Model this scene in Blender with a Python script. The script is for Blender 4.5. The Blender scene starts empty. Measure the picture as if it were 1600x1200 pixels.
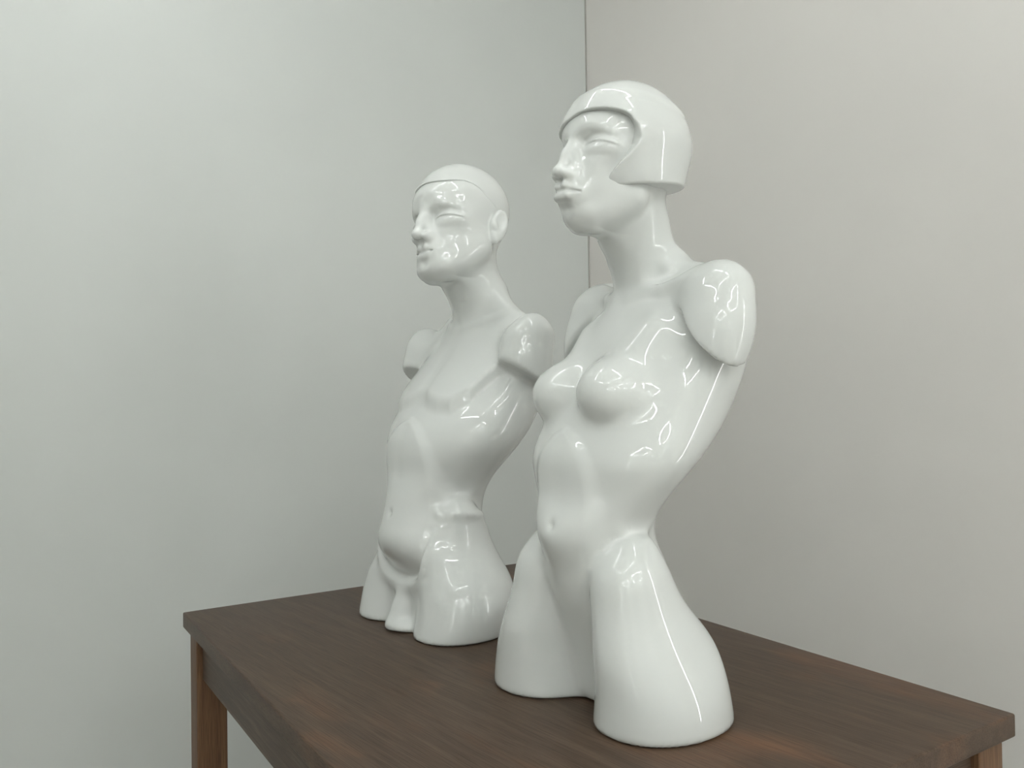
import numpy as np, math

# ------------------------------------------------------------------ distance-field sculpting kit
def v3(*a): return np.array(a, float)
def smin(a, b, k):
    h = np.maximum(k - np.abs(a - b), 0.0) / k
    return np.minimum(a, b) - h * h * h * k / 6.0
def smax(a, b, k): return -smin(-a, -b, k)
def sabs(x, e): return np.sqrt(x * x + e * e) - e
def ssub(a, b, k): return smax(a, -b, k)
def rotm(rx=0, ry=0, rz=0):
    rx, ry, rz = map(math.radians, (rx, ry, rz))
    X = np.array([[1, 0, 0], [0, math.cos(rx), -math.sin(rx)], [0, math.sin(rx), math.cos(rx)]])
    Y = np.array([[math.cos(ry), 0, math.sin(ry)], [0, 1, 0], [-math.sin(ry), 0, math.cos(ry)]])
    Z = np.array([[math.cos(rz), -math.sin(rz), 0], [math.sin(rz), math.cos(rz), 0], [0, 0, 1]])
    return Z @ Y @ X
def ell(p, c, r, rot=None):
    x, y, z = p[0] - c[0], p[1] - c[1], p[2] - c[2]
    if rot is not None:
        m = rotm(*rot)                       # columns are the ellipsoid's own axes
        x, y, z = (m[0, 0] * x + m[1, 0] * y + m[2, 0] * z, m[0, 1] * x + m[1, 1] * y + m[2, 1] * z,
                   m[0, 2] * x + m[1, 2] * y + m[2, 2] * z)
    k0 = np.sqrt((x / r[0]) ** 2 + (y / r[1]) ** 2 + (z / r[2]) ** 2)
    k1 = np.sqrt((x / r[0] ** 2) ** 2 + (y / r[1] ** 2) ** 2 + (z / r[2] ** 2) ** 2) + 1e-9
    return k0 * (k0 - 1.0) / k1
def cone(p, a, b, ra, rb):                   # capsule with a radius at each end
    ax, ay, az = b[0] - a[0], b[1] - a[1], b[2] - a[2]
    x, y, z = p[0] - a[0], p[1] - a[1], p[2] - a[2]
    t = np.clip((x * ax + y * ay + z * az) / (ax * ax + ay * ay + az * az), 0, 1)
    return np.sqrt((x - t * ax) ** 2 + (y - t * ay) ** 2 + (z - t * az) ** 2) - (ra + (rb - ra) * t)
def chain(p, pts, rads, k):
    d = None
    for i in range(len(pts) - 1):
        c = cone(p, pts[i], pts[i + 1], rads[i], rads[i + 1])
        d = c if d is None else smin(d, c, k)
    return d
def spline(xs, ys, q):                       # natural cubic spline, sampled
    xs = np.asarray(xs, float); ys = np.asarray(ys, float); n = len(xs); h = np.diff(xs)
    A = np.zeros((n, n)); r = np.zeros(n); A[0, 0] = A[-1, -1] = 1
    for i in range(1, n - 1):
        A[i, i - 1] = h[i - 1]; A[i, i] = 2 * (h[i - 1] + h[i]); A[i, i + 1] = h[i]
        r[i] = 6 * ((ys[i + 1] - ys[i]) / h[i] - (ys[i] - ys[i - 1]) / h[i - 1])
    m = np.linalg.solve(A, r)
    i = np.clip(np.searchsorted(xs, q) - 1, 0, n - 2)
    a = xs[i + 1] - q; b = q - xs[i]; hh = h[i]
    return (m[i] * a ** 3 + m[i + 1] * b ** 3) / (6 * hh) + (ys[i] / hh - m[i] * hh / 6) * a + (ys[i + 1] / hh - m[i + 1] * hh / 6) * b
def loft(p, T, cx=0.0, pw=2.0):
    """T rows: z, front y, back y, half width (, centre x).  Ellipse-like sections stacked up z."""
    T = np.asarray(T, float); zs = T[:, 0]; q = np.linspace(zs[0], zs[-1], 300)
    L = [spline(zs, T[:, j], q) for j in range(1, T.shape[1])]
    z = np.clip(p[2], zs[0], zs[-1])
    fr, bk, hw = (np.interp(z, q, l) for l in L[:3])
    x = p[0] - (np.interp(z, q, L[3]) if len(L) > 3 else cx)
    wide = 0.5 * (fr + bk); dd = 0.5 * (bk - fr)
    y = p[1] - wide
    if pw == 2.0:
        k0 = np.sqrt((x / hw) ** 2 + (y / dd) ** 2)
    else:
        k0 = (np.abs(x / hw) ** pw + np.abs(y / dd) ** pw + 1e-12) ** (1 / pw)
    k1 = np.sqrt((x / hw ** 2) ** 2 + (y / dd ** 2) ** 2) + 1e-6
    d = k0 * (k0 - 1) / k1
    d = np.maximum(d, -np.minimum(hw, dd))
    e = np.maximum(p[2] - zs[-1], zs[0] - p[2])
    return smax(d, e, 0.02)
def bump(d, p, pts, w, amp):                # swell (or sink) the surface along a line
    if len(pts) == 1: q = np.sqrt((p[0] - pts[0][0]) ** 2 + (p[1] - pts[0][1]) ** 2 + (p[2] - pts[0][2]) ** 2)
    else:
        q = None
        for a, b in zip(pts, pts[1:]):
            c = cone(p, a, b, 0, 0); q = c if q is None else smin(q, c, w * .5)
    return d - amp * np.exp(-(q / w) ** 2)

# ------------------------------------------------------------------ heads (own frame: eyes at z=0, face towards -y)
def head(p, f):
    """f = 1 for the slimmer woman's head, 0 for the man's"""
    x, y, z = p; s = (sabs(x, .003), y, z); ax = s[0]; s6 = (sabs(x, .008), y, z); m = 1 - f; g = .014 * f; ez = .002 * f - .009 * m
    d = ell(p, (0, .018 - .004 * f, .030), (.0745, .096 - .006 * f, .083))
    face = loft(p, [(-.112, -.070 + g, .00, .016 + .006 * m), (-.100, -.080 + g, .01, .031 + .006 * m), (-.083, -.0815 + .6 * g, .03, .0435 + .004 * m), (-.06, -.0815, .045, .0545 + .003 * m),
                    (-.03, -.080, .055, .0625 + .001 * m), (0, -.079, .06, .0665), (.03, -.0865, .06, .068), (.053, -.079, .05, .061), (.072, -.052, .03, .042), (.09, -.015, .01, .012)], pw=2.08)
    d = smin(d, face, .03)
    d = smin(d, cone(s6, (.014 + .007 * m, -.058 + g, -.095), (.043 + .002 * m, .000, -.062), .012 + .002 * m, .014 + .001 * m), .06)   # jaw
    d = smin(d, ell(p, (0, -.0725 + g, -.0970), (.019 + .004 * m, .0165, .0135)), .03)                      # chin
    d = bump(d, s, [(.038, -.066, -.022), (.058, -.040, -.012)], .020, .0035)                            # cheekbone
    # sockets, brow
    d = ssub(d, ell(s, (.0345, -.0890, .002 + ez), (.024, .0215, .0120), (0, 0, 26)), .024)
    d = bump(d, s, [(.016, -.076, .002 + ez)], .010, -.0020 - .0035 * m)
    d = bump(d, s, [(.010, -.087, .0185 + ez), (.030, -.082, .0270 + ez), (.056, -.060, .0190 + ez)], .010, .0022 + .0008 * m)
    # nose
    n = chain(p, [(0, -.0800, .016), (0, -.0915, -.012), (0, -.1035 + .002 * f, -.0335 - .004 * f)], (.0066, .0056 + .001 * m, .0070 + .0008 * m), .02)
    n = smin(n, ell(p, (0, -.1045 + .0012 * f, -.0365 - .004 * f), (.0085 + .0008 * m, .0080, .0075)), .012)
    n = smin(n, ell(s, (.0095 + .002 * m, -.0950 + .002 * m, -.0410 - .002 * f), (.0062 + .0006 * m, .0100, .0064)), .010)
    n = smin(n, cone(s, (.003, -.082, -.006), (.010, -.082, -.036), .006, .007), .022)
    d = smin(d, n, .018)
    d = ssub(d, ell(s, (.0055, -.0990, -.0478 - .003 * f), (.0028, .0060, .0032)), .004)
    # eyes: blank ball, heavy upper lid, soft lower lid
    e = ell(s, (.0365, -.0555, -.0050 + ez), (.0270, .0145, .0140), (0, 0, 24))
    d = smin(d, e, .020)
    lid = ell(s, (.0365, -.0555, -.0010 + ez), (.0295, .0174, .0150), (0, 0, 24))
    lid = smax(lid, -(z - ez + .0010 - .0055 * (1 - ((ax - .0370) / .026) ** 2) + .03 * (ax - .0365)), .0016)
    d = smin(d, lid, .0045)
    d = bump(d, s, [(.017, -.0755, .0090 + ez), (.029, -.0750, .0150 + ez), (.045, -.0665, .0145 + ez), (.057, -.0530, .0095 + ez)], .0042, -.0018 + .0008 * f)
    d = bump(d, s, [(.022, -.0720, -.0145 + ez), (.036, -.0690, -.0185 + ez), (.050, -.0570, -.0150 + ez)], .006, -.0010)
    # mouth
    d = smin(d, ell(p, (0, -.0755, -.067), (.027, .018, .022)), .028)
    lz = -.0005 * m; fy = -.0028 * f
    d = smin(d, chain(s, [(0, -.0910 + fy, -.0608 + lz), (.0055, -.0916 + fy, -.0592 + lz), (.0215, -.0785 + fy * .4, -.0665 + lz)], (.0046 - .001 * m, .0052 - .001 * m, .0018), .005), .0075)
    d = smin(d, chain(s, [(0, -.0888 + fy, -.0746 + lz), (.009, -.0872 + fy, -.0736 + lz), (.0205, -.0780 + fy * .4, -.0680 + lz)], (.0068 - .001 * m, .0062 - .001 * m, .0018), .006), .0075)
    d = ssub(d, chain(s, [(0, -.0972 + fy, -.0670), (.010, -.0945 + fy, -.0668), (.0245, -.0795 + fy * .4, -.0684)], (.0016, .0015, .001), .003), .005)
    d = bump(d, p, [(0, -.094, -.049), (0, -.097, -.057)], .004, -.0012)
    d = bump(d, p, [(0, -.0870 + .4 * g, -.0868)], .011, -.0035)
    if m:
        ear = ell(s, (.0760, .028, -0.0200), (.0066, .0165, .030), (-12, 8, -24))
        ear = smin(ear, ell(s, (.0720, .018, -0.0440), (.006, .008, .010)), .01)
        ear = ssub(ear, ell(s, (.0852, .027, -0.0130), (.0070, .0100, .0175), (-12, 8, -24)), .007)
        ear = smin(ear, ell(s, (.0755, .018, -0.0220), (.004, .004, .007)), .007)
        d = smin(d, ear, .012)
    return d
def hair_female(p):
    """bob: fringe across the brow, smooth round cap, side locks coming to a point at the jaw"""
    x, y, z = p; ax = sabs(x, .006); q = (ax, y, z)
    cap = ell(q, (0, .010, .034), (.0845, .1000, .0885))
    side = loft(q, [(-.080, -.02, .086, .062), (-.056, -.052, .099, .0765), (-.040, -.060, .104, .0820), (0, -.073, .107, .0840), (.04, -.074, .107, .0815), (.07, -.055, .09, .064)], pw=2.1)
    d = smin(cap, side, .04)
    sp = np.degrees(np.arctan2(x, -(y - .015))); R = .078
    pm = np.interp(z, [-.10, -.054, -.031, -.011, .004, .028, .042, .060], [26, 31, 41, 50, 55, 58, 56, 52]) + 14 * np.clip(-x / .03 - .3, 0, 1)
    zf = np.interp(sp, [-60, -24, -5, 8, 20, 34, 60], [.034, .037, .043, .049, .0515, .051, .044])
    rr = np.sqrt(x * x + (y - .015) ** 2); bevel = .45 * np.clip(rr - .0745, -.004, .03) * np.clip((.036 - z) / .025, 0, 1)
    op = smax(R * np.radians(np.abs(sp) - pm) - bevel, z - zf, .022)
    d = d - .0035 * np.exp(-((R * np.radians(np.abs(sp) - pm) - .006) / .010) ** 2) * np.clip((.035 - z) / .03, 0, 1) * np.clip((.05 - y) / .03, 0, 1)
    d = ssub(d, op, .003)
    d = smax(d, -(z + .0545 - .20 * (y + .04)), .005)
    return d
def hair_male(p):
    """short cropped hair: a thin raised layer ending in a ledge over the forehead, fading at the temples"""
    x, y, z = p; ax = sabs(x, .01)
    h = head((x, y, z), 0)
    phi = np.degrees(np.arctan2(ax, -(y - .015)))
    t = np.interp(y, [-.09, -.055, -.025, .01], [.0040, .0036, .0012, .0004])
    line = np.interp(phi, [0, 20, 45, 58, 68, 76, 84, 92, 100, 120, 180], [.062, .0585, .058, .052, .044, .034, .026, .020, .014, .000, -.03])
    d = smax(h - t, (line - z) * .8, .004)
    return smax(d, -(h + .006), .002)

# ------------------------------------------------------------------ bodies (base on z=0, face towards -y, own left is +x)
def tohead(p, h):
    m = rotm(h[3], h[5], h[4]); x, y, z = p[0] - h[0], p[1] - h[1], p[2] - h[2]; s = 1 / h[6]
    return tuple(s * (m[0, i] * x + m[1, i] * y + m[2, i] * z) for i in range(3))
def twist(p, z0, z1, deg, cy):
    if abs(deg) < 1e-6: return p
    t = np.clip((p[2] - z0) / (z1 - z0), 0, 1); t = t * t * (3 - 2 * t) * math.radians(deg)
    c, s = np.cos(t), np.sin(t); y = p[1] - cy
    return (c * p[0] + s * y, -s * p[0] + c * y + cy, p[2])

FEM = dict(
  org=(-0.4313, -0.8843),
  yaw=-84.4503,
  twist=-9.3264,
  torso=[[0.0, -0.0257, 0.1196, 0.1224], [0.05, -0.0397, 0.1369, 0.133], [0.1, -0.0538, 0.1392, 0.1282], [0.15, -0.0699, 0.1263, 0.0969], [0.2, -0.0785, 0.1078, 0.0757], [0.25, -0.0941, 0.0856, 0.077], [0.3, -0.0755, 0.0889, 0.1086], [0.35, -0.0705, 0.1315, 0.143], [0.4, -0.0505, 0.1873, 0.1509], [0.45, -0.021, 0.2182, 0.1551], [0.5, 0.0057, 0.2397, 0.1532], [0.55, 0.031, 0.2353, 0.1308], [0.6, 0.0779, 0.1997, 0.0712], [0.64, 0.1246, 0.1694, 0.0161]],
  thigh=[[-0.02, -0.0947, 0.115, 0.0866, 0.0996], [0.04, -0.0924, 0.1081, 0.0834, 0.0968], [0.1, -0.0922, 0.0993, 0.0714, 0.0851], [0.16, -0.0822, 0.0584, 0.0581, 0.0724], [0.21, -0.0673, 0.031, 0.041, 0.0737], [0.25, -0.0299, 0.0121, 0.0214, 0.0685]],
  breast=(0.0488, 0.0146, 0.4473, 0.0581, 0.0696, 0.0492),
  nip=(0.078, -0.098, 0.452),
  arm=(0.1404, 0.1091, 0.5346, 0.0568, 0.0512, 0.0933, -10.7148, 5.5399),
  armcut=(0.527, 1.181, 0.1311),
  trap=(0.02, 0.1437, 0.623, 0.085, 0.15, 0.606, 0.0237, 0.02),
  neck=(0.0, 0.1205, 0.56, 0.0, 0.0809, 0.7, 0.0323, 0.0516),
  head=(0.0146, 0.0407, 0.7934, -7.1126, 2.4172, 2.1126, 0.983),
)
MAL = dict(
  org=(-0.4716, -0.3695),
  yaw=-85.0718,
  twist=-2.5415,
  torso=[[0.0, -0.0315, 0.1149, 0.1168], [0.05, -0.035, 0.1504, 0.1311], [0.1, -0.0477, 0.1512, 0.1273], [0.15, -0.0716, 0.1402, 0.1101], [0.2, -0.0646, 0.1352, 0.0843], [0.25, -0.0511, 0.139, 0.0881], [0.3, -0.038, 0.1583, 0.1224], [0.35, -0.0329, 0.1909, 0.1664], [0.4, -0.0128, 0.2258, 0.181], [0.45, 0.0267, 0.2444, 0.1829], [0.5, 0.0646, 0.2549, 0.1712], [0.55, 0.0929, 0.252, 0.1431], [0.6, 0.119, 0.2317, 0.0746], [0.64, 0.1439, 0.2159, 0.0156]],
  thigh=[[-0.02, -0.0748, 0.1087, 0.0744, 0.0935], [0.04, -0.0577, 0.1283, 0.0842, 0.0985], [0.1, -0.0441, 0.1295, 0.0786, 0.0868], [0.16, -0.0283, 0.1113, 0.0579, 0.0612], [0.21, -0.0135, 0.0896, 0.0451, 0.0663], [0.25, 0.0042, 0.0554, 0.032, 0.068]],
  arm=(0.1844, 0.1303, 0.5086, 0.0409, 0.0504, 0.0896, -7.6889, 12.666),
  armcut=(0.4799, 0.1457, 0.5831),
  trap=(0.02, 0.1607, 0.6607, 0.11, 0.165, 0.59, 0.0171, 0.02),
  neck=(0.0, 0.178, 0.56, 0.0, 0.1231, 0.7, 0.0392, 0.0543),
  head=(0.0088, 0.0984, 0.7985, -0.4404, 10.888, -5.6336, 1.0843),
)
def sstep(t): t = np.clip(t, 0, 1); return t * t * (3 - 2 * t)
def skin(P):
    """point on the front (side = 0) of the trunk at width x and height z"""
    T = np.array(P['torso'])
    def F(x, z, side=0.0):
        f, b, h = (float(np.interp(z, T[:, 0], T[:, i])) for i in (1, 2, 3))
        c, r = (f + b) / 2, (b - f) / 2
        return (x, c - r * math.sqrt(max(0, 1 - min(1, x / h) ** 2)) + side, z)
    return F
def arm_female(s, P):                        # upper-arm stump, cut on a slant facing in and down
    a = P['arm']; c = P['armcut']
    arm = ell(s, a[0:3], a[3:6], (a[6], a[7], 0))
    return smax(arm, -((s[2] - c[0]) + c[1] * (s[0] - a[0]) + c[2] * (s[1] - a[1])) * .67, .012)
def arm_male(s, P):
    a = P['arm']; c = P['armcut']
    arm = ell(s, a[0:3], a[3:6], (a[6], a[7], 0))
    arm = smin(arm, cone(s, (a[0], a[1], a[2]), (a[0] + .008, a[1] + .002, a[2] - .12), a[4] * .92, a[4] * .86), .03)
    return smax(arm, -((s[2] - c[0]) + c[1] * (s[0] - a[0]) + c[2] * (s[1] - a[1])) * .82, .009)
def body_female(p, P=FEM):
    x, y, z = p; q = twist(p, .25, .50, P['twist'], .08)
    s = (sabs(q[0], .006), q[1], z); b = (sabs(x, .006), y, z); F = skin(P)
    T = np.array(P['torso']); fr = lambda zz: F(0, zz)[1]; hw = lambda zz: float(np.interp(zz, T[:, 0], T[:, 3]))
    d = loft(q, P['torso'], pw=2.05)
    th = loft((sabs(x, .012), y, z), P['thigh'], pw=2.1)
    d = smin(d, th, .035)
    d = bump(d, b, [F(hw(.2) - .02, .200)], .034, .006)                                   # hip bone
    d = bump(d, b, [(.012, fr(.05) + .008, .005), (.020, fr(.08), .075), (.030, fr(.13) - .002, .131), F(.045, .190)], .011, -.0035)   # groin
    frontal = sstep((np.interp(z, T[:, 0], (T[:, 1] + T[:, 2]) / 2) - q[1]) / .05 + .2)
    d = d + .0085 * sstep((.205 - z) / .09) * sstep((.088 - b[0]) / .062) * sstep((z + .02) / .10) * frontal
    cx, cy, cz, rx, ry, rz = P['breast']
    br = ell(s, (cx, cy, cz), (rx, ry, rz), (0, 0, 14))
    br = smin(br, ell(s, (cx + .006, cy - ry * .55, cz - .004), (.032, .026, .032)), .04)
    br = smin(br, cone(s, (cx, cy + .01, cz + .02), (cx + .02, fr(.53) + .045, .53), .036, .03), .05)
    d = smin(d, br, .032)
    n = P['neck']; d2 = cone(q, n[0:3], n[3:6], n[6], n[7])
    tr = P['trap']; d2 = smin(d2, cone(s, tr[0:3], tr[3:6], tr[6], tr[7]), .10)
    d = smin(d, d2, .08)
    arm = arm_female(s, P); a = P['arm']
    d = smin(d, cone(s, (.07, a[1] + .032, a[2] + .042), (a[0] - .02, a[1] + .024, a[2] + .010), .032, .036), .06)
    d = smin(d, arm, .014 + .11 * sstep((z - .545) / .07))
    # collar bones, neck tendons, pit of the neck
    d = bump(d, s, [F(.014, .588), (.06, fr(.60) + .004, .600), (.11, fr(.60) + .030, .615)], .011, .0085)
    d = bump(d, s, [(.05, fr(.60) + .012, .618), (.10, fr(.60) + .045, .630)], .015, -.0085)
    hx = P['head']
    d = bump(d, s, [(.010, n[1] - n[6] - .004, .594), (.030, (n[1] + n[4]) / 2 - .030, .65), (.050, hx[1] + .030, .715)], .012, .0065)
    d = bump(d, q, [F(0, .597)], .011, -.004)
    # belly: long muscle with soft grooves beside it, navel
    xb = np.interp(z, [.18, .25, .308, .335, .355, .372, .387, .398, .41], [.054, .055, .054, .052, .046, .036, .020, .0, -.03])
    frontal = sstep((np.interp(z, T[:, 0], (T[:, 1] + T[:, 2]) / 2) - q[1]) / .05 + .2)
    d = d - .0050 * sstep((xb - s[0]) / .028 + .5) * sstep((z - .20) / .11) * frontal
    d = bump(d, s, [F(0, .385), F(0, .330), F(0, .275)], .010, -.0012)
    d = bump(d, p, [F(0, .235), F(0, .190)], .040, .003)
    d = bump(d, p, [F(0, .262)], .0075, -.0055)
    d = smin(d, cone(q, n[3:6], (0, hx[1] + .036, hx[2] - .012), n[7], .047 * hx[6]), .03)
    hp = tohead(q, hx); hd = head(hp, 1) * hx[6]
    d = smin(d, hd, .045)
    d = smax(d, -z, .010)
    return d
def part_hair_female(p, P=FEM):
    q = twist(p, .25, .50, P['twist'], .08); hx = P['head']; hp = tohead(q, hx)
    return hair_female(hp) * hx[6]
def body_male(p, P=MAL):
    x, y, z = p; q = twist(p, .25, .50, P['twist'], .12)
    s = (sabs(q[0], .006), q[1], z); b = (sabs(x, .006), y, z); F = skin(P)
    T = np.array(P['torso']); fr = lambda zz: F(0, zz)[1]; hw = lambda zz: float(np.interp(zz, T[:, 0], T[:, 3])); bk = lambda zz: float(np.interp(zz, T[:, 0], T[:, 2]))
    d = loft(q, P['torso'], pw=2.15)
    d = smin(d, loft((sabs(x, .012), y, z), P['thigh'], pw=2.1), .045)
    n = P['neck']; d2 = cone(q, n[0:3], n[3:6], n[6], n[7])
    tr = P['trap']; d2 = smin(d2, cone(s, tr[0:3], tr[3:6], tr[6], tr[7]), .10)
    d = smin(d, d2, .08)
    # chest muscles: flat plates leaning back with a rolled lower edge
    ax = s[0]; frontal = sstep((np.interp(z, T[:, 0], (T[:, 1] + T[:, 2]) / 2) - q[1]) / .05 + .2)
    zb = np.interp(ax, [0, .011, .035, .063, .096, .125, .140, .165], [.441, .439, .431, .4245, .423, .445, .478, .52])
    plate = sstep((z - zb) / .040 + .4) * sstep((.60 - z) / .13) * (1 - .12 * np.exp(-(ax / .014) ** 2)) * frontal
    d = d - .0185 * plate
    arm = arm_male(s, P); a = P['arm']
    d = smin(d, cone(s, (.08, a[1] + .042, a[2] + .050), (a[0] - .03, a[1] + .028, a[2] + .014), .034, .038), .06)
    d = smin(d, arm, .018 + .10 * sstep((z - .505) / .07))
    d = bump(d, s, [F(.014, .582), (.06, fr(.595) + .004, .594), (.11, fr(.60) + .030, .608)], .011, .003)
    hx = P['head']
    d = bump(d, s, [(.010, n[1] - n[6] - .004, .592), (.032, (n[1] + n[4]) / 2 - .032, .65), (.052, hx[1] + .030, .715)], .013, .0035)
    d = bump(d, q, [F(0, .592)], .011, -.004)
    # belly panel under the rib arch, navel
    xb = np.interp(z, [.19, .24, .293, .32, .353, .379, .392, .401, .412], [.088, .083, .083, .079, .069, .046, .026, .002, -.03])
    panel = sstep((xb - ax) / .030 + .5) * sstep((z - .10) / .08) * frontal
    d = d - .0065 * panel
    d = bump(d, s, [F(0, .385), F(0, .29)], .010, -.0015)
    d = bump(d, p, [F(0, .222)], .0075, -.0050)
    zl = .084 + 3.2 * b[0] ** 2 + .10 * (b[0] / .088) ** 8
    d = d + .0130 * sstep((.195 - z) / .09) * sstep((z - zl) / .020) * frontal
    d = bump(d, b, [(.088, -.040, .190), (.086, -.045, .150), (.088, -.047, .115)], .012, -.0035)
    # hip rolls with the groove below, groin rim
    d = bump(d, b, [(.095, -.022, .232), (.111, -.010, .231), (.126, .015, .229), (.124, .057, .225), (.105, .09, .225)], .014, .0090)
    d = bump(d, b, [(.090, -.036, .196), (.101, -.027, .204), (.121, -.007, .203), (.132, .021, .204), (.129, .054, .206)], .0100, -.0080)
    d = bump(d, b, [F(0, .074), F(.032, .079), F(.060, .092), F(.080, .116)], .012, .0040)
    d = smin(d, chain(p, [(0, fr(.07) + .014, .064), (0, fr(.05) - .004, .040), (0, fr(.02) - .020, .008)], (.018, .016, .021), .03), .03)
    d = smin(d, ell(p, (.010, fr(.02) - .010, .004), (.036, .024, .015)), .025)
    d = smin(d, cone(q, n[3:6], (0, hx[1] + .036, hx[2] - .012), n[7], .050 * hx[6]), .03)
    hp = tohead(q, hx); hd = head(hp, 0) * hx[6]
    d = smin(d, hd, .045)
    d = smax(d, -z, .010)
    return d
def part_hair_male(p, P=MAL):
    q = twist(p, .25, .50, P['twist'], .12); hx = P['head']; hp = tohead(q, hx)
    return hair_male(hp) * hx[6]

# ------------------------------------------------------------------ surface nets on a graded grid
def axis_grid(lo, hi, flo, fhi, h, hf):
    a = [lo]
    while a[-1] < hi:
        m = a[-1]
        a.append(m + (hf if flo - 1e-9 <= m < fhi else h))
    return np.array(a)
def chunked(fn, x, y, z, n=60000):
    return np.concatenate([fn((x[i:i + n], y[i:i + n], z[i:i + n])) for i in range(0, len(x), n)])
def surface(fn, gx, gy, gz):
    nx, ny, nz = len(gx), len(gy), len(gz)
    st = 4
    cx, cy, cz = gx[::st], gy[::st], gz[::st]
    C = fn(tuple(a.ravel() for a in np.meshgrid(cx, cy, cz, indexing='ij'))).reshape(len(cx), len(cy), len(cz))
    ix = np.minimum(np.arange(nx) // st, len(cx) - 1); iy = np.minimum(np.arange(ny) // st, len(cy) - 1); iz = np.minimum(np.arange(nz) // st, len(cz) - 1)
    cell = max(np.diff(gx).max(), np.diff(gy).max(), np.diff(gz).max()) * st
    near = np.abs(C) < cell * 1.25
    F = C[ix][:, iy][:, :, iz].astype(float).copy()
    M = near[ix][:, iy][:, :, iz]
    I = np.nonzero(M)
    F[I] = chunked(fn, gx[I[0]], gy[I[1]], gz[I[2]])
    S = F < 0
    # cells with a sign change
    c = np.zeros((nx - 1, ny - 1, nz - 1), np.int8)
    for i in (0, 1):
        for j in (0, 1):
            for k in (0, 1): c += S[i:nx - 1 + i, j:ny - 1 + j, k:nz - 1 + k]
    A = (c > 0) & (c < 8); ci, cj, ck = np.nonzero(A)
    idx = -np.ones(A.shape, np.int64); idx[ci, cj, ck] = np.arange(len(ci))
    P = np.zeros((len(ci), 3)); W = np.zeros(len(ci)); G = (gx, gy, gz); base = (ci, cj, ck)
    for ax in range(3):
        o = [a for a in range(3) if a != ax]
        for u in (0, 1):
            for v in (0, 1):
                i0 = list(base); i0[o[0]] = base[o[0]] + u; i0[o[1]] = base[o[1]] + v
                i1 = list(i0); i1[ax] = i0[ax] + 1
                a = F[tuple(i0)]; b = F[tuple(i1)]; m = (a < 0) != (b < 0)
                t = np.where(m, a / np.where(m, a - b, 1), 0)
                for d in range(3):
                    g = G[d]
                    val = g[i0[ax]] + t * (g[i1[ax]] - g[i0[ax]]) if d == ax else g[i0[d]]
                    P[:, d] += np.where(m, val, 0)
                W += m
    P /= W[:, None]
    quads = []
    for ax in range(3):
        o1, o2 = (ax + 1) % 3, (ax + 2) % 3
        sl0 = [slice(None)] * 3; sl1 = [slice(None)] * 3
        sl0[ax] = slice(0, -1); sl1[ax] = slice(1, None)
        e = S[tuple(sl0)] != S[tuple(sl1)]; flip = S[tuple(sl0)]
        E = np.array(np.nonzero(e))
        E = E[:, (E[o1] > 0) & (E[o2] > 0) & (E[o1] < A.shape[o1]) & (E[o2] < A.shape[o2])]
        f = flip[tuple(E)]
        def cid(d1, d2):
            q = E.copy(); q[o1] -= d1; q[o2] -= d2; return idx[tuple(q)]
        Q = np.stack([cid(1, 1), cid(0, 1), cid(0, 0), cid(1, 0)], 1)
        Q[~f] = Q[~f][:, ::-1]
        quads.append(Q)
    Q = np.concatenate(quads); Q = Q[(Q >= 0).all(1)]
    return P, Q
def project_to(fn, P, n=3):
    P = P.copy(); h = 4e-4
    for _ in range(n):
        x, y, z = P.T; f0 = chunked(fn, x, y, z)
        g = np.stack([chunked(fn, x + h, y, z) - chunked(fn, x - h, y, z), chunked(fn, x, y + h, z) - chunked(fn, x, y - h, z), chunked(fn, x, y, z + h) - chunked(fn, x, y, z - h)], 1) / (2 * h)
        s = np.clip(f0 / np.maximum((g * g).sum(1), .15), -.003, .003)
        P -= g * s[:, None]
    return P

# ------------------------------------------------------------------ Blender scene
import bpy, bmesh
from mathutils import Vector, Matrix
scene = bpy.context.scene
COL = scene.collection
ZT = 0.75                                   # table top height; table's far corner is the world's x=y=0
TW, TD = 0.841, 1.252                       # table width (x) and length (y)
WX, WY = 0.65, 0.50                         # right wall x, left wall y
CEIL = 2.85

def nodes(name):
    m = bpy.data.materials.new(name); m.use_nodes = True
    nt = m.node_tree; b = nt.nodes['Principled BSDF']
    return m, nt, b
def ramp(nt, stops):
    r = nt.nodes.new('ShaderNodeValToRGB'); e = r.color_ramp.elements
    while len(e) < len(stops): e.new(.5)
    for i, (p, c) in enumerate(stops): e[i].position = p; e[i].color = (*c, 1)
    return r
def lin(r, g, b):
    f = lambda v: (v / 255 / 12.92) if v / 255 <= .04045 else ((v / 255 + .055) / 1.055) ** 2.4
    return (f(r), f(g), f(b))

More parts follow.
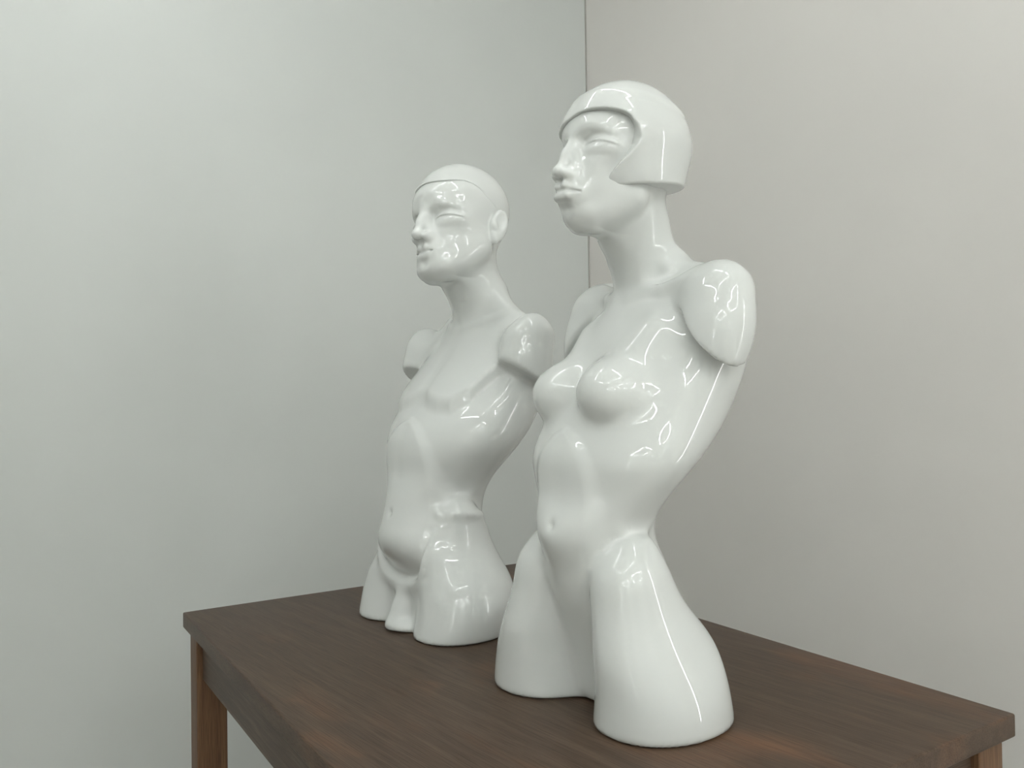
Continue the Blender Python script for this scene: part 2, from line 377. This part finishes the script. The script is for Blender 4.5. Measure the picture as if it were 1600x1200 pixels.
def mat_ceramic():
    m, nt, b = nodes('white_glazed_ceramic')
    b.inputs['Base Color'].default_value = (*CERAMIC, 1)
    b.inputs['Roughness'].default_value = .012; b.inputs['IOR'].default_value = 1.52
    tc = nt.nodes.new('ShaderNodeTexCoord'); n = nt.nodes.new('ShaderNodeTexNoise')
    n.inputs['Scale'].default_value = 22; n.inputs['Detail'].default_value = 1
    bp = nt.nodes.new('ShaderNodeBump'); bp.inputs['Strength'].default_value = .012; bp.inputs['Distance'].default_value = .004
    nt.links.new(tc.outputs['Object'], n.inputs['Vector']); nt.links.new(n.outputs['Fac'], bp.inputs['Height'])
    nt.links.new(bp.outputs['Normal'], b.inputs['Normal'])
    return m
def mat_wall(name, col):
    m, nt, b = nodes(name)
    tc = nt.nodes.new('ShaderNodeTexCoord')
    n = nt.nodes.new('ShaderNodeTexNoise'); n.inputs['Scale'].default_value = 1.6; n.inputs['Detail'].default_value = 3
    c2 = tuple(v * .955 for v in col)
    r = ramp(nt, [(.35, c2), (.65, col)])
    nt.links.new(tc.outputs['Object'], n.inputs['Vector']); nt.links.new(n.outputs['Fac'], r.inputs['Fac'])
    nt.links.new(r.outputs['Color'], b.inputs['Base Color'])
    b.inputs['Roughness'].default_value = .55
    n2 = nt.nodes.new('ShaderNodeTexNoise'); n2.inputs['Scale'].default_value = 90; n2.inputs['Detail'].default_value = 3
    bp = nt.nodes.new('ShaderNodeBump'); bp.inputs['Strength'].default_value = .05; bp.inputs['Distance'].default_value = .003
    nt.links.new(tc.outputs['Object'], n2.inputs['Vector']); nt.links.new(n2.outputs['Fac'], bp.inputs['Height']); nt.links.new(bp.outputs['Normal'], b.inputs['Normal'])
    return m
def mat_wood(name, rot, dark, mid, light, stain=True, rough=.46):
    """oiled open-grained timber, grain along the local axis turned to x by rot"""
    m, nt, b = nodes(name); L = nt.links.new
    tc = nt.nodes.new('ShaderNodeTexCoord')
    mp = nt.nodes.new('ShaderNodeMapping'); mp.inputs['Rotation'].default_value = rot
    L(tc.outputs['Object'], mp.inputs['Vector'])
    st = nt.nodes.new('ShaderNodeMapping'); st.inputs['Scale'].default_value = (2.6, 46, 46); L(mp.outputs[0], st.inputs['Vector'])
    n1 = nt.nodes.new('ShaderNodeTexNoise'); n1.inputs['Scale'].default_value = 1.6; n1.inputs['Detail'].default_value = 7; n1.inputs['Roughness'].default_value = .62
    L(st.outputs[0], n1.inputs['Vector'])
    st2 = nt.nodes.new('ShaderNodeMapping'); st2.inputs['Scale'].default_value = (16, 800, 800); L(mp.outputs[0], st2.inputs['Vector'])
    n2 = nt.nodes.new('ShaderNodeTexNoise'); n2.inputs['Scale'].default_value = 1.0; n2.inputs['Detail'].default_value = 3
    L(st2.outputs[0], n2.inputs['Vector'])
    r1 = ramp(nt, [(.25, dark), (.52, mid), (.78, light)]); L(n1.outputs['Fac'], r1.inputs['Fac'])
    pr = ramp(nt, [(.36, (.36, .33, .31)), (.52, (1, 1, 1))]); L(n2.outputs['Fac'], pr.inputs['Fac'])
    mx = nt.nodes.new('ShaderNodeMix'); mx.data_type = 'RGBA'; mx.blend_type = 'MULTIPLY'; mx.inputs['Factor'].default_value = .6
    L(r1.outputs['Color'], mx.inputs['A']); L(pr.outputs['Color'], mx.inputs['B'])
    out = mx.outputs['Result']
    if stain:                                # worn patches where the lighter timber shows through the stain
        st3 = nt.nodes.new('ShaderNodeMapping'); st3.inputs['Scale'].default_value = (2.6, 7.5, 7.5); L(mp.outputs[0], st3.inputs['Vector'])
        n3 = nt.nodes.new('ShaderNodeTexNoise'); n3.inputs['Scale'].default_value = 1.25; n3.inputs['Detail'].default_value = 4; n3.inputs['Distortion'].default_value = .4
        L(st3.outputs[0], n3.inputs['Vector'])
        r3 = ramp(nt, [(.56, (0, 0, 0)), (.76, (1, 1, 1))]); L(n3.outputs['Fac'], r3.inputs['Fac'])
        m2 = nt.nodes.new('ShaderNodeMix'); m2.data_type = 'RGBA'; m2.blend_type = 'MIX'
        ml = nt.nodes.new('ShaderNodeMath'); ml.operation = 'MULTIPLY'; ml.inputs[1].default_value = .55
        L(r3.outputs['Color'], ml.inputs[0]); L(ml.outputs[0], m2.inputs['Factor'])
        L(out, m2.inputs['A'])
        m4 = nt.nodes.new('ShaderNodeMix'); m4.data_type = 'RGBA'; m4.blend_type = 'MULTIPLY'; m4.inputs['Factor'].default_value = .8
        m4.inputs['A'].default_value = (*WORN, 1); L(pr.outputs['Color'], m4.inputs['B'])
        L(m4.outputs['Result'], m2.inputs['B']); out = m2.outputs['Result']
    L(out, b.inputs['Base Color'])
    b.inputs['Roughness'].default_value = rough
    b.inputs['Specular IOR Level'].default_value = .22
    bp = nt.nodes.new('ShaderNodeBump'); bp.inputs['Strength'].default_value = .22; bp.inputs['Distance'].default_value = .001
    L(n2.outputs['Fac'], bp.inputs['Height']); L(bp.outputs['Normal'], b.inputs['Normal'])
    return m
def mat_plain(name, col, rough=.6, emit=0, ecol=(1, 1, 1)):
    m, nt, b = nodes(name); b.inputs['Base Color'].default_value = (*col, 1); b.inputs['Roughness'].default_value = rough
    n = nt.nodes.new('ShaderNodeTexNoise'); n.inputs['Scale'].default_value = 12
    tc = nt.nodes.new('ShaderNodeTexCoord'); nt.links.new(tc.outputs['Object'], n.inputs['Vector'])
    if emit:
        b.inputs['Emission Color'].default_value = (*ecol, 1); b.inputs['Emission Strength'].default_value = emit
    else:
        r = ramp(nt, [(.3, tuple(v * .93 for v in col)), (.7, col)])
        nt.links.new(n.outputs['Fac'], r.inputs['Fac']); nt.links.new(r.outputs['Color'], b.inputs['Base Color'])
    return m

def link(name, me, mat, parent=None, kind=None):
    o = bpy.data.objects.new(name, me); COL.objects.link(o)
    if mat: me.materials.append(mat)
    if parent: o.parent = parent
    if kind: o['kind'] = kind
    return o
def box(name, lo, hi, mat, parent=None, kind=None, bevel=0, seg=3):
    bm = bmesh.new(); bmesh.ops.create_cube(bm, size=1)
    lo, hi = Vector(lo), Vector(hi); c = (lo + hi) / 2; s = hi - lo
    for v in bm.verts: v.co = Vector((v.co.x * s.x, v.co.y * s.y, v.co.z * s.z))
    if bevel: bmesh.ops.bevel(bm, geom=bm.edges[:], offset=bevel, segments=seg, profile=.6, affect='EDGES')
    me = bpy.data.meshes.new(name); bm.to_mesh(me); bm.free()
    if bevel:
        for p in me.polygons: p.use_smooth = True
    o = link(name, me, mat, parent, kind)
    o.location = c - (Vector(parent.location) if parent else Vector())
    if bevel:
        try: me.set_sharp_from_angle(angle=math.radians(40))
        except Exception: pass
    return o
def thing(name, label, cat, loc, group=None):
    o = bpy.data.objects.new(name, None); COL.objects.link(o); o.location = loc; o.empty_display_size = .1
    o['label'] = label; o['category'] = cat
    if group: o['group'] = group
    return o

CERAMIC = (.66, .678, .662)
WORN = lin(120, 84, 59)
M_cer = mat_ceramic()
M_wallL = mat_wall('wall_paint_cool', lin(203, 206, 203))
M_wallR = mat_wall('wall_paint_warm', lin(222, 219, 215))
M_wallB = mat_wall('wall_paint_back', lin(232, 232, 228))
M_ceil = mat_wall('ceiling_paint', lin(235, 235, 232))
M_floor = mat_plain('floor_screed', lin(170, 166, 160), .5)
TD_, TM_, TL_ = lin(67, 54, 44), lin(79, 64, 52), lin(92, 77, 63)
M_top = mat_wood('dark_stained_oak_top', (0, 0, math.radians(83)), TD_, TM_, TL_)
M_x = mat_wood('dark_stained_oak_rail_x', (0, 0, 0), TD_, TM_, TL_, False, .45)
M_y = mat_wood('dark_stained_oak_rail_y', (0, 0, math.radians(90)), TD_, TM_, lin(112, 98, 86), False, .45)
M_z = mat_wood('dark_stained_oak_leg', (0, math.radians(90), 0), lin(80, 56, 38), lin(98, 72, 51), lin(118, 90, 64), False, .45)

# --- the room
RX0, RY0 = WX - 5.2, WY - 5.6
box('floor', (RX0 - .1, RY0 - .1, -.1), (WX + .1, WY + .1, 0), M_floor, kind='structure')
box('ceiling', (RX0 - .1, RY0 - .1, CEIL), (WX + .1, WY + .1, CEIL + .1), M_ceil, kind='structure')
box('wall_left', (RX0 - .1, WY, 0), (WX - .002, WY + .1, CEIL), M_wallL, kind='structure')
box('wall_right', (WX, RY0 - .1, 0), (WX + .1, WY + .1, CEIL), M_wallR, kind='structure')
box('wall_front', (RX0, RY0 - .1, 0), (WX, RY0, CEIL), M_wallB, kind='structure')
box('wall_back', (RX0 - .1, RY0, 0), (RX0, WY, CEIL), M_wallB, kind='structure')
M_gap = mat_plain('corner_joint', lin(165, 163, 157), .8)
box('trim_1', (WX - .005, WY - .003, 0), (WX, WY, CEIL), M_gap, kind='structure')

# --- the table
tb = thing('table', 'dark brown stained wooden table carrying the two white mannequin torsos', 'table', (-TW / 2, -TD / 2, 0))
box('tabletop', (-TW, -TD, ZT - .032), (0, 0, ZT), M_top, tb, bevel=.0035)
LG, OV = .060, .012
for ix in (0, 1):
    for iy in (0, 1):
        x0 = -TW + OV if ix == 0 else -OV - LG; y0 = -TD + OV if iy == 0 else -OV - LG
        box('leg', (x0, y0, 0), (x0 + LG, y0 + LG, ZT - .0315), M_z, tb, bevel=.003)
AP, RC = .094, .012
za, zb = ZT - .032 - AP, ZT - .0318
for x0 in (-TW + OV + RC, -OV - RC - .022):
    box('apron', (x0, -TD + OV + LG - .002, za), (x0 + .022, -OV - LG + .002, zb), M_y, tb, bevel=.0015)
for y0 in (-TD + OV + RC, -OV - RC - .022):
    box('apron', (-TW + OV + LG - .002, y0, za), (-OV - LG + .002, y0 + .022, zb), M_x, tb, bevel=.0015)

# --- the mannequins
def figure(name, label, P, body, hair, fx, fy):
    gx = axis_grid(-.27, .27, -.09, .09, H1, H2); gy = axis_grid(-.17, .33, fy[0], fy[1], H1, H2); gz = axis_grid(-.012, .96, .66, .96, H1, H2)
    V, Q = surface(lambda p: body(p, P), gx, gy, gz)
    V = project_to(lambda p: body(p, P), V, 3)
    def tomesh(n, V, Q):
        me = bpy.data.meshes.new(n); me.vertices.add(len(V)); me.vertices.foreach_set('co', V.astype(np.float32).ravel())
        me.loops.add(Q.size); me.loops.foreach_set('vertex_index', Q.astype(np.int32).ravel())
        me.polygons.add(len(Q)); me.polygons.foreach_set('loop_start', np.arange(0, Q.size, 4, dtype=np.int32))
        me.update(calc_edges=True); me.validate()
        me.polygons.foreach_set('use_smooth', np.ones(len(me.polygons), bool)); me.update()
        return me
    o = link(name, tomesh(name, V, Q), M_cer)
    o.location = (P['org'][0], P['org'][1], ZT + .0005); o.rotation_euler = (0, 0, math.radians(P['yaw']))
    o['label'] = label; o['category'] = 'mannequin'; o['group'] = 'white mannequin torsos on the table'
    h = P['head']; r = .15
    hx = axis_grid(h[0] - .14, h[0] + .14, -1, 1, .003, H2); hy = axis_grid(h[1] - .16, h[1] + .17, -1, 1, .003, H2); hz = axis_grid(h[2] - .13, h[2] + .15, -1, 1, .003, H2)
    V, Q = surface(lambda p: hair(p, P), hx, hy, hz); V = project_to(lambda p: hair(p, P), V, 3)
    g = link('hair', tomesh('hair', V, Q), M_cer, o)
    for ob in (o, g):
        s = ob.modifiers.new('smooth', 'SUBSURF'); s.levels = 0; s.render_levels = SUB
    return o
H1, H2, SUB = .0052, .0019, 0
figure('mannequin_torso', 'glossy white female mannequin torso with a chin-length bob, standing nearer', FEM, body_female, part_hair_female, None, (-.08, .20))
figure('mannequin_torso', 'glossy white male mannequin torso with short cropped hair, standing behind the female one', MAL, body_male, part_hair_male, None, (-.05, .24))

# --- ceiling lamps: straight tubes
def lamp(a, b, label, tube, drop=.05):
    a, b = Vector(a), Vector(b); c = (a + b) / 2; L = (b - a).length; ang = math.atan2(b.y - a.y, b.x - a.x)
    t = thing('ceiling_lamp', label, 'lamp', (c.x, c.y, CEIL), 'tube lamps on the ceiling'); t.rotation_euler = (0, 0, ang)
    def cyl(n, r, x0, x1, z, mat):
        bm = bmesh.new(); bmesh.ops.create_cone(bm, cap_ends=True, segments=16, radius1=r, radius2=r, depth=x1 - x0, matrix=Matrix.Translation(((x0 + x1) / 2, 0, z)) @ Matrix.Rotation(math.pi / 2, 4, 'Y'))
        me = bpy.data.meshes.new(n); bm.to_mesh(me); bm.free(); return link(n, me, mat, t)
    cyl('tube', .012, -L / 2 + .02, L / 2 - .02, -drop - .014, tube)
    bm = bmesh.new(); bmesh.ops.create_cube(bm, size=1, matrix=Matrix.Translation((0, 0, -drop / 2)) @ Matrix.Diagonal((L, .05, drop, 1)))
    me = bpy.data.meshes.new('housing'); bm.to_mesh(me); bm.free(); link('housing', me, M_house, t)
    return t
EXPO = -0.52
EMIT = 44
M_tube = mat_plain('lamp_tube', (.9, .9, .9), .5, EMIT, (.965, 1, .982))
M_tube_fill = mat_plain('lamp_tube_fill', (.9, .9, .9), .5, EMIT * 1.7, (.965, 1, .982))  # stronger tubes, only for the two added fill squares
M_house = mat_plain('lamp_housing', (.8, .8, .8), .5)
def ring(x0, x1, y0, y1, where, mat):
    g = .09
    for a, b, w in (((x0 + g, y0), (x1 - g, y0), 'front'), ((x0 + g, y1), (x1 - g, y1), 'rear'), ((x0, y0 + g), (x0, y1 - g), 'left'), ((x1, y0 + g), (x1, y1 - g), 'right')):
        lamp((*a, CEIL), (*b, CEIL), 'white ceiling tube lamp, %s side of the square %s' % (w, where), mat)
ring(-2.05, -.45, -1.9, -.3, 'nearest the table', M_tube)
ring(-3.9, -2.3, -4.7, -3.1, 'far from the table, added for general light', M_tube_fill)  # unseen square added to raise the general light
ring(-1.5, .1, -4.7, -3.1, 'behind the viewer, added as fill light', M_tube_fill)  # another added, unseen square that evens out the light on the walls
def strip(x, y, z0, z1, face, label):
    t = thing('wall_lamp', label, 'lamp', (x, y, z0)); t.rotation_euler = (0, 0, face)
    for n, r, o, mat in (('tube', .012, .045, M_tube), ('housing', .026, .0, M_house)):
        bm = bmesh.new(); bmesh.ops.create_cone(bm, cap_ends=True, segments=16, radius1=r, radius2=r, depth=z1 - z0, matrix=Matrix.Translation((o, 0, (z1 - z0) / 2)))
        me = bpy.data.meshes.new(n); bm.to_mesh(me); bm.free(); link(n, me, mat, t)
strip(WX - .03, -2.45, .35, 2.05, math.pi, 'upright white tube lamp on the right hand wall past the table')
strip(RX0 + .03, -3.6, .35, 2.05, 0, 'upright white tube lamp on the far wall facing the mannequins')
# --- camera
cam = bpy.data.cameras.new('camera'); co = bpy.data.objects.new('camera', cam); COL.objects.link(co)
yaw, pitch, roll, foc = 0.572656512, 0.011546787, -0.0133837, 1288.687
cam.sensor_width = 36; cam.sensor_fit = 'HORIZONTAL'; cam.lens = foc / 1600 * 36; cam.clip_start = .02
fw = Vector((math.sin(yaw) * math.cos(pitch), math.cos(yaw) * math.cos(pitch), math.sin(pitch)))
r0 = Vector((math.cos(yaw), -math.sin(yaw), 0)); u0 = r0.cross(fw)
rt = r0 * math.cos(roll) + u0 * math.sin(roll); up = u0 * math.cos(roll) - r0 * math.sin(roll)
co.matrix_world = Matrix(((rt.x, up.x, -fw.x, -1.19602432), (rt.y, up.y, -fw.y, -1.83854966), (rt.z, up.z, -fw.z, ZT + .45), (0, 0, 0, 1)))
cam.dof.use_dof = False
scene.camera = co
w = bpy.data.worlds.new('world'); scene.world = w; w.use_nodes = True
w.node_tree.nodes['Background'].inputs['Color'].default_value = (.6, .62, .65, 1); w.node_tree.nodes['Background'].inputs['Strength'].default_value = .3
vs = scene.view_settings
vs.view_transform = 'Standard'; vs.look = 'None'; vs.gamma = 1; vs.use_curve_mapping = False; vs.exposure = EXPO
